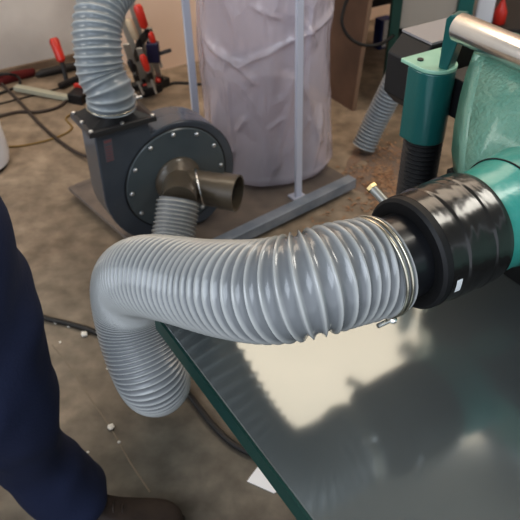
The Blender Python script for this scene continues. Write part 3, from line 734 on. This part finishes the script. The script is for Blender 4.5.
# low jaws at the foot
for (u, v, du, col, lab) in ((150, 92, 17, 'blackmetal', 'black clamp head lying on the floor at the foot of the bundle'), (160, 86, 12, 'red', 'small clamp head with red pad lying beside the clamp bundle')):
    a_ = atz(u-du*.5, v, .03); b_ = atz(u+du*.6, v-7, .03)
    t = empty('bar_clamp', V((a_.x, a_.y, 0)), lab, 'clamp')
    bm = bmesh.new(); d = (b_-a_).normalized(); s_ = d.cross(EZ)
    boxf(bm, a_, d, s_, EZ, 0, (b_-a_).length, -.02, .02, -.028, .015); link('jaw_block', bm, Mt['blackmetal'], t, bevel=.005)
    bm = bmesh.new(); lathe(bm, a_+d*.03+EZ*.012, EZ, [(0, .018), (.012, .018), (.02, .01)], 14); link('pad', bm, Mt['red'], t, smooth='auto')

# F clamp with upright red handle, bar lying on the floor
hA = atz(67, 83, .01); hB = aty(62, 62, hA.y+.05); hC = aty(53, 38, hA.y+.09)
t = empty('bar_clamp', V((hA.x, hA.y, 0)), 'clamp standing with upright red handle near the white wall', 'clamp')
bm = bmesh.new(); tube(bm, [hA, hB], .012, 10, smooth=False); link('screw', bm, Mt['blackmetal'], t)
bm = bmesh.new(); d = (hC-hB); lathe(bm, hB, d, [(0, .014), (.01, .023), (d.length-.015, .026), (d.length, .018)], 10); link('handle', bm, Mt['red'], t, smooth='auto')
bm = bmesh.new(); fa = atz(60, 86, .02); fb = atz(84, 76, .02); tube(bm, [fa, fb], .018, 8, smooth=False); link('jaw', bm, Mt['blackmetal'], t)
la = atz(15, 86, .035); lb_ = atz(76, 98, .02); d = (lb_-la).normalized(); s_ = d.cross(EZ).normalized()
t = empty('clamp_bar', V((la.x, la.y, 0)), 'pale clamp bar lying on the floor left of the rising hose', 'clamp')
bm = bmesh.new(); boxf(bm, la, d, s_, EZ, 0, (lb_-la).length, -.018, .018, -.02, .004); link('bar', bm, mat('pale_greenish_bar', (.42, .42, .34), .5), t, bevel=.002)
bm = bmesh.new(); boxf(bm, lb_, d, s_, EZ, -.03, .05, -.06, .03, -.02, .03); link('jaw', bm, Mt['blackmetal'], t, bevel=.004)
bm = bmesh.new(); boxf(bm, lb_, d, s_, EZ, -.04, .03, -.075, -.055, -.02, .045); link('pad', bm, Mt['red'], t, bevel=.004)
# dark rag by the wall foot
bm = bmesh.new(); pts_ = []
ra = atz(-6, 86); rbb = atz(36, 75)
def rj(p, s, a): return p+V((noise.noise(p*9)*.03, noise.noise(p*9+V((5, 0, 0)))*.03, 0))
lathe(bm, ra+EZ*.02, (rbb-ra), [(0, .01), (.02, .025), (.12, .03), (.22, .024), ((rbb-ra).length, .01)], 20, jit=rj)
tag(link('rag', bm, Mt['redcloth'], smooth=True), 'dark red rag rolled against the foot of the white wall', 'cloth')
bm = bmesh.new(); ra = atz(38, 78); rbb = atz(84, 68)
lathe(bm, ra+EZ*.018, (rbb-ra), [(0, .01), (.03, .022), (.2, .024), ((rbb-ra).length, .012)], 16, jit=rj)
tag(link('pipe_offcut', bm, Mt['bench'], smooth=True), 'dark grimy offcut lying along the foot of the white wall', 'offcut')

# cords
def cord(pts, r, m, label, extra=None):
    P = [atz(u, v, z) for u, v, z in pts]
    bm = bmesh.new(); tube(bm, P, r, 10, 10)
    return tag(link('power_cord', bm, m, smooth=True), label, 'cord')
cord([(-10, 70, .03), (4, 86, .01), (20, 102, .008), (40, 124, .008), (62, 143, .008), (80, 154, .012), (93, 158, .03)], .0075, Mt['browncord'], 'brown cord running diagonally across the floor to the blower')
cord([(-6, 118, .007), (18, 112, .007), (38, 112, .007), (58, 107, .007), (72, 95, .007), (80, 84, .007), (92, 72, .007)], .008, Mt['browncord'], 'brown cord curving under the rising hose on the floor')
cord([(-6, 76, .05), (8, 74, .06), (18, 77, .03), (20, 84, .01), (4, 92, .006), (-8, 96, .006)], .007, Mt['cord'], 'short loop of dark cord by the white wall')
cord([(-5, 105, .005), (22, 98, .005), (50, 91, .005), (70, 84, .005)], .004, Mt['cord'], 'thin dark cord lying parallel to the white wall')
cord([(90, 118, .005), (78, 112, .005), (66, 118, .005), (72, 128, .005), (60, 136, .005), (20, 146, .005), (-8, 146, .005)], .004, Mt['yellowcord'], 'thin yellow cord curling beside the blower outlet')
cord([(20, 308, .009), (45, 318, .009), (66, 323, .009), (90, 330, .009), (108, 338, .009), (140, 352, .009), (172, 378, .009), (190, 396, .009), (212, 424, .009), (236, 446, .009), (262, 457, .009), (310, 470, .009)], .009, Mt['cord'], 'thick black cord running under the hanging hose and the table')
cord([(165, 86, .007), (174, 83, .007), (186, 83, .007), (200, 84, .007), (215, 80, .007)], .007, Mt['cord'], 'short black cord between clamp bundle and collection bag')
bm = bmesh.new()
pts_ = [aty(352, -12, 3.20), aty(344, 8, 3.18), aty(342, 24, 3.16), aty(350, 38, 3.15), aty(364, 45, 3.15), aty(380, 44, 3.18), aty(393, 36, 3.26)]
tube(bm, pts_, .0075, 10, 10)
tag(link('power_cord', bm, Mt['cord'], smooth=True), 'black cord hanging in an arc in front of the chipboard sheet', 'cord')

# orange shavings on floor
bm = bmesh.new()
for i in range(900):
    u = random.gauss(388, 13); v = random.gauss(178, 18)
    if random.random() < .25: u = random.uniform(300, 405); v = random.uniform(165, 232)
    c = atz(u, v, .003)
    if abs((c-BN).dot(LF)-.34) < .38 and (c-BN).dot(RT) < .96: continue
    s = random.uniform(.003, .009); a = random.uniform(0, 6.28); tl = random.uniform(-.4, .4)
    dx = V((math.cos(a), math.sin(a), tl))*s; dy = V((-math.sin(a), math.cos(a), 0))*s*.6
    vs = [bm.verts.new(c+p+EZ*.002) for p in (-dx-dy, dx-dy, dx+dy, -dx+dy)]; bm.faces.new(vs)
tag(link('wood_shavings', bm, Mt['chip']), 'scattered orange wood shavings on the floor near the short hose end', 'shavings', kind='stuff')
# bigger low patch of dust
bm = bmesh.new()
c0 = atz(390, 178); g = []
for i in range(22):
    row = []
    for j in range(22):
        x = (i/21-.5)*.5; y = (j/21-.5)*.75; rr = (x/.25)**2+(y/.375)**2
        h = max(0, (1-rr))*.010*(.6+noise.noise(V((x*12, y*12, 0))))-.003
        row.append(bm.verts.new(c0+V((x, y, h))))
    g.append(row)
for i in range(21):
    for j in range(21): bm.faces.new([g[i][j], g[i+1][j], g[i+1][j+1], g[i][j+1]])
tag(link('sawdust', bm, mat('orange_brown_sawdust', (.26, .175, .125), .95, col2=(.22, .175, .145), nscale=25, bump=.4), smooth=True), 'thin orange brown sawdust film beside the teal column', 'dust', kind='stuff')

# white crumbs on the floor, each its own object
crumbs = [((56, 322), .011, 'below the cord, nearest the trouser leg'), ((69, 326), .009, 'just right of the first beside the cord'), ((84, 334), .016, 'largest of those along the thick black cord'),
          ((103, 343), .010, 'against the left side of the hanging hose'), ((108, 368), .008, 'left of the hose bend, alone on bare concrete'), ((111, 427), .013, 'on the seam below the hanging hose'),
          ((119, 442), .006, 'small one just below the seam crumb'), ((60, 342), .005, 'tiny one beside the trouser leg'), ((104, 338), .006, 'tiny one at the cord and hose crossing'), ((88, 452), .005, 'tiny one near the trouser shin')]
for (u, v), s, lab in crumbs:
    bm = bmesh.new(); bmesh.ops.create_icosphere(bm, subdivisions=1, radius=s*.8)
    c = atz(u, v, s*.45)
    for q in bm.verts: q.co = V((q.co.x*random.uniform(.8, 1.25), q.co.y*random.uniform(.8, 1.25), q.co.z*.6))
    o = link('plaster_crumb', bm, Mt['concretechip']); o.location = c
    tag(o, 'white plaster crumb on the floor, '+lab, 'crumb', 'white crumbs on the concrete')

# ------------------------------------------------------------------ PERSON
def skinned(name, verts, edges, radii, m, parent, sub=2, root=0):
    me = bpy.data.meshes.new(name); me.from_pydata([tuple(v) for v in verts], edges, []); me.update()
    o = bpy.data.objects.new(name, me); C.objects.link(o); me.materials.append(m)
    sk = o.modifiers.new('skin', 'SKIN'); sk.use_smooth_shade = True
    if not me.skin_vertices: 
        bpy.context.view_layer.objects.active = o
    for i, r in enumerate(radii):
        rr = r if isinstance(r, tuple) else (r, r)
        me.skin_vertices[0].data[i].radius = rr
    me.skin_vertices[0].data[root].use_root = True
    s = o.modifiers.new('sub', 'SUBSURF'); s.levels = sub; s.render_levels = sub
    o.parent = parent; o.matrix_parent_inverse = gmat(parent).inverted()
    return o
pe = empty('person', (-.62, .9, 0), 'person in navy work trousers and brown boots standing at the left', 'person')
# body: one continuous surface (pelvis, chest, neck, head, arms, legs)
bv = [(-.70, .84, .98), (-.70, .84, 1.15), (-.69, .84, 1.34), (-.68, .84, 1.46), (-.66, .84, 1.53), (-.65, .84, 1.62), (-.65, .84, 1.70),
      (-.69, 1.01, 1.42), (-.72, 1.06, 1.16), (-.66, 1.04, .93), (-.69, .67, 1.42), (-.72, .61, 1.16), (-.66, .62, .93),
      (-.60, .93, .93), (-.525, .945, .55), (-.50, .99, .12), (-.72, .76, .93), (-.74, .74, .52), (-.78, .72, .10)]
be = [(0, 1), (1, 2), (2, 3), (3, 4), (4, 5), (5, 6), (2, 7), (7, 8), (8, 9), (2, 10), (10, 11), (11, 12), (0, 13), (13, 14), (14, 15), (0, 16), (16, 17), (17, 18)]
brd = [.11, .10, .12, .06, .05, .085, .07, .055, .042, .03, .055, .042, .03, .07, .05, .035, .07, .05, .035]
skinned('body', bv, be, brd, Mt['skin'], pe, 2)
# hands: palm and five fingers each
def hand(w, side, down):
    vs = [w, w+V((.005, 0, -.045)), w+V((.01, 0, -.085))]; ed = [(0, 1), (1, 2)]; rd = [.024, (.03, .016), (.034, .014)]
    for i, (off, L) in enumerate(((-.03, .06), (-.010, .075), (.010, .072), (.030, .055))):
        b = len(vs); base = w+V((.01+off, 0, -.092))
        vs += [base, base+V((.004, side*.012, -L*.55)), base+V((.002, side*.03, -L)) ]; ed += [(2, b), (b, b+1), (b+1, b+2)]; rd += [.009, .0085, .0075]
    b = len(vs); vs += [w+V((-.028, side*.004, -.05)), w+V((-.045, side*.018, -.085))]; ed += [(1, b), (b, b+1)]; rd += [.011, .009]
    return skinned('hand', vs, ed, rd, Mt['skin'], pe, 1)
hand(V(bv[9]), -1, 0); hand(V(bv[12]), 1, 0)
# shirt
sv = [(-.70, .84, .99), (-.70, .84, 1.15), (-.69, .84, 1.35), (-.68, .84, 1.47), (-.69, 1.02, 1.42), (-.72, 1.07, 1.16), (-.665, 1.045, .98), (-.69, .66, 1.42), (-.72, .60, 1.16), (-.665, .615, .98)]
se = [(0, 1), (1, 2), (2, 3), (2, 4), (4, 5), (5, 6), (2, 7), (7, 8), (8, 9)]
skinned('shirt', sv, se, [(.135, .16), (.13, .15), (.135, .16), .075, .075, .06, .05, .075, .06, .05], Mt['shirt'], pe, 2)
# trousers : visible leg first
tv = [(-.70, .84, .98), (-.535, .94, 1.0), (-.515, .935, .76), (-.492, .93, .60), (-.500, .935, .47), (-.498, .955, .37), (-.476, .975, .26), (-.448, .99, .17), (-.418, .995, .075),
      (-.73, .76, .93), (-.75, .745, .52), (-.78, .72, .08)]
te = [(0, 1), (1, 2), (2, 3), (3, 4), (4, 5), (5, 6), (6, 7), (7, 8), (0, 9), (9, 10), (10, 11)]
tro = skinned('trousers', tv, te, [(.15, .17), (.165, .165), (.143, .143), (.120), .106, .092, .094, .096, .106, .12, .10, .10], Mt['denim'], pe, 4)
tx = bpy.data.textures.new('folds', 'CLOUDS'); tx.noise_scale = .16; tx.noise_depth = 1
dm = tro.modifiers.new('folds', 'DISPLACE'); dm.texture = tx; dm.strength = .05; dm.mid_level = .5; dm.texture_coords = 'LOCAL'
tro['label'] = 'baggy navy work trousers'
# boots
def boot(heel, toe):
    d = (toe-heel); L = d.length; d.normalize(); s_ = V((-d.y, d.x, 0))
    def sect(profile):
        bm = bmesh.new(); rings = []
        for f, hw, z0, z1 in profile:
            c = heel+d*(L*f); r = []
            for i in range(16):
                a = 2*PI*i/16; cs, sn = math.cos(a), math.sin(a)
                r.append(bm.verts.new(c+s_*(hw*math.copysign(abs(cs)**.75, cs))+EZ*((z0+z1)/2+(z1-z0)/2*math.copysign(abs(sn)**.7, sn))))
            rings.append(r)
        for a, b in zip(rings, rings[1:]):
            for i in range(16): bm.faces.new([a[i], a[(i+1) % 16], b[(i+1) % 16], b[i]])
        bm.faces.new(rings[0][::-1]); bm.faces.new(rings[-1]); bmesh.ops.recalc_face_normals(bm, faces=bm.faces); return bm
    sh_ = link('boot', sect([(0, .025, .03, .10), (.03, .038, .022, .15), (.15, .042, .02, .165), (.32, .042, .02, .15), (.45, .044, .02, .115), (.62, .05, .02, .09), (.8, .053, .02, .078), (.93, .042, .02, .066), (1.0, .02, .024, .05)]), Mt['leather'], pe, smooth=True, subsurf=1)
    link('sole', sect([(-.01, .02, 0, .026), (.02, .038, 0, .026), (.3, .038, 0, .026), (.45, .042, 0, .026), (.75, .056, 0, .026), (.93, .045, 0, .026), (1.01, .018, .004, .026)]), Mt['sole'], sh_, smooth='auto')
    bm = bmesh.new()
    for k in range(4):
        f = .38+.07*k; c = heel+d*(L*f); z = .135-.014*k
        tube(bm, [c-s_*.028+EZ*(z-.018), c+EZ*z, c+s_*.028+EZ*(z-.018)], .0025, 6, 4)
    link('laces', bm, Mt['leather'], sh_)
boot(V((-.47, .955, 0)), V((-.185, .985, 0)))
boot(V((-.84, .72, 0)), V((-.56, .70, 0)))
# head details
hd = V((-.65, .84, 1.66))
bm = bmesh.new(); bmesh.ops.create_uvsphere(bm, u_segments=24, v_segments=16, radius=1)
for q in bm.verts: q.co = V((q.co.x*.102-.012, q.co.y*.088, q.co.z*.115+.022))
bmesh.ops.delete(bm, geom=[q for q in bm.verts if q.co.z < .0 and q.co.x > -.02 or q.co.z < -.05], context='VERTS')
for q in bm.verts: q.co += hd
link('hair', bm, Mt['hair'], pe, smooth=True)
for s_ in (-1, 1):
    bm = bmesh.new(); bmesh.ops.create_uvsphere(bm, u_segments=12, v_segments=8, radius=.011)
    for q in bm.verts: q.co += hd+V((.082, s_*.03, -.015))
    link('eye', bm, Mt['white'], pe, smooth=True)
    bm = bmesh.new(); bmesh.ops.create_uvsphere(bm, u_segments=12, v_segments=8, radius=1)
    for q in bm.verts: q.co = V((q.co.x*.018, q.co.y*.008, q.co.z*.03))+hd+V((-.005, s_*.088, -.02))
    link('ear', bm, Mt['skin'], pe, smooth=True)
bm = bmesh.new(); prism(bm, [hd+V((.085, -.012, -.045)), hd+V((.085, .012, -.045)), hd+V((.083, .005, -.005)), hd+V((.083, -.005, -.005))], V((.022, 0, -.006))); link('nose', bm, Mt['skin'], pe, bevel=.004)
bm = bmesh.new(); tube(bm, [hd+V((.080, -.022, -.068)), hd+V((.088, 0, -.066)), hd+V((.080, .022, -.068))], .005, 8, 4); link('mouth', bm, mat('lips', (.35, .13, .11), .5), pe, smooth=True)

# ------------------------------------------------------------------ LIGHT, CAMERA

w = bpy.data.worlds.new('world'); bpy.context.scene.world = w; w.use_nodes = True
bgn = w.node_tree.nodes['Background']; bgn.inputs['Color'].default_value = (0.86, 0.91, 1.0, 1); bgn.inputs['Strength'].default_value = 1.1
def area(loc, target, size, energy, col):
    l = bpy.data.lights.new('area', 'AREA'); l.shape = 'RECTANGLE'; l.size = size[0]; l.size_y = size[1]; l.energy = energy; l.color = col
    o = bpy.data.objects.new('area_light', l); C.objects.link(o); o.location = loc
    o.rotation_euler = (V(target)-V(loc)).to_track_quat('-Z', 'Y').to_euler(); return o
area((-1.2, -1.0, 2.3), (0, 1.6, .4), (2.2, 1.4), 38, (0.82, 0.90, 1.0))
area((1.6, 1.6, 2.6), (0.2, 1.6, .5), (.9, .5), 16, (1.0, 0.95, 0.85))

area((-2.7, 1.3, 2.0), (.3, 1.0, .9), (1.3, .9), 20, (1.0, 0.95, 0.86))  # added lamp for a highlight on the hood, no source seen

cam = bpy.data.cameras.new('camera'); co = bpy.data.objects.new('camera', cam); C.objects.link(co)
co.location = (0, 0, H); co.rotation_euler = (PI/2-TH, 0, 0); cam.sensor_width = 36; cam.lens = 36*F/520; cam.clip_start = .02
cam.dof.use_dof = True; cam.dof.focus_distance = 1.0; cam.dof.aperture_fstop = 11
sc_ = bpy.context.scene; sc_.camera = co
sc_.view_settings.view_transform = 'Standard'; sc_.view_settings.look = 'Medium High Contrast'; sc_.view_settings.exposure = -0.12
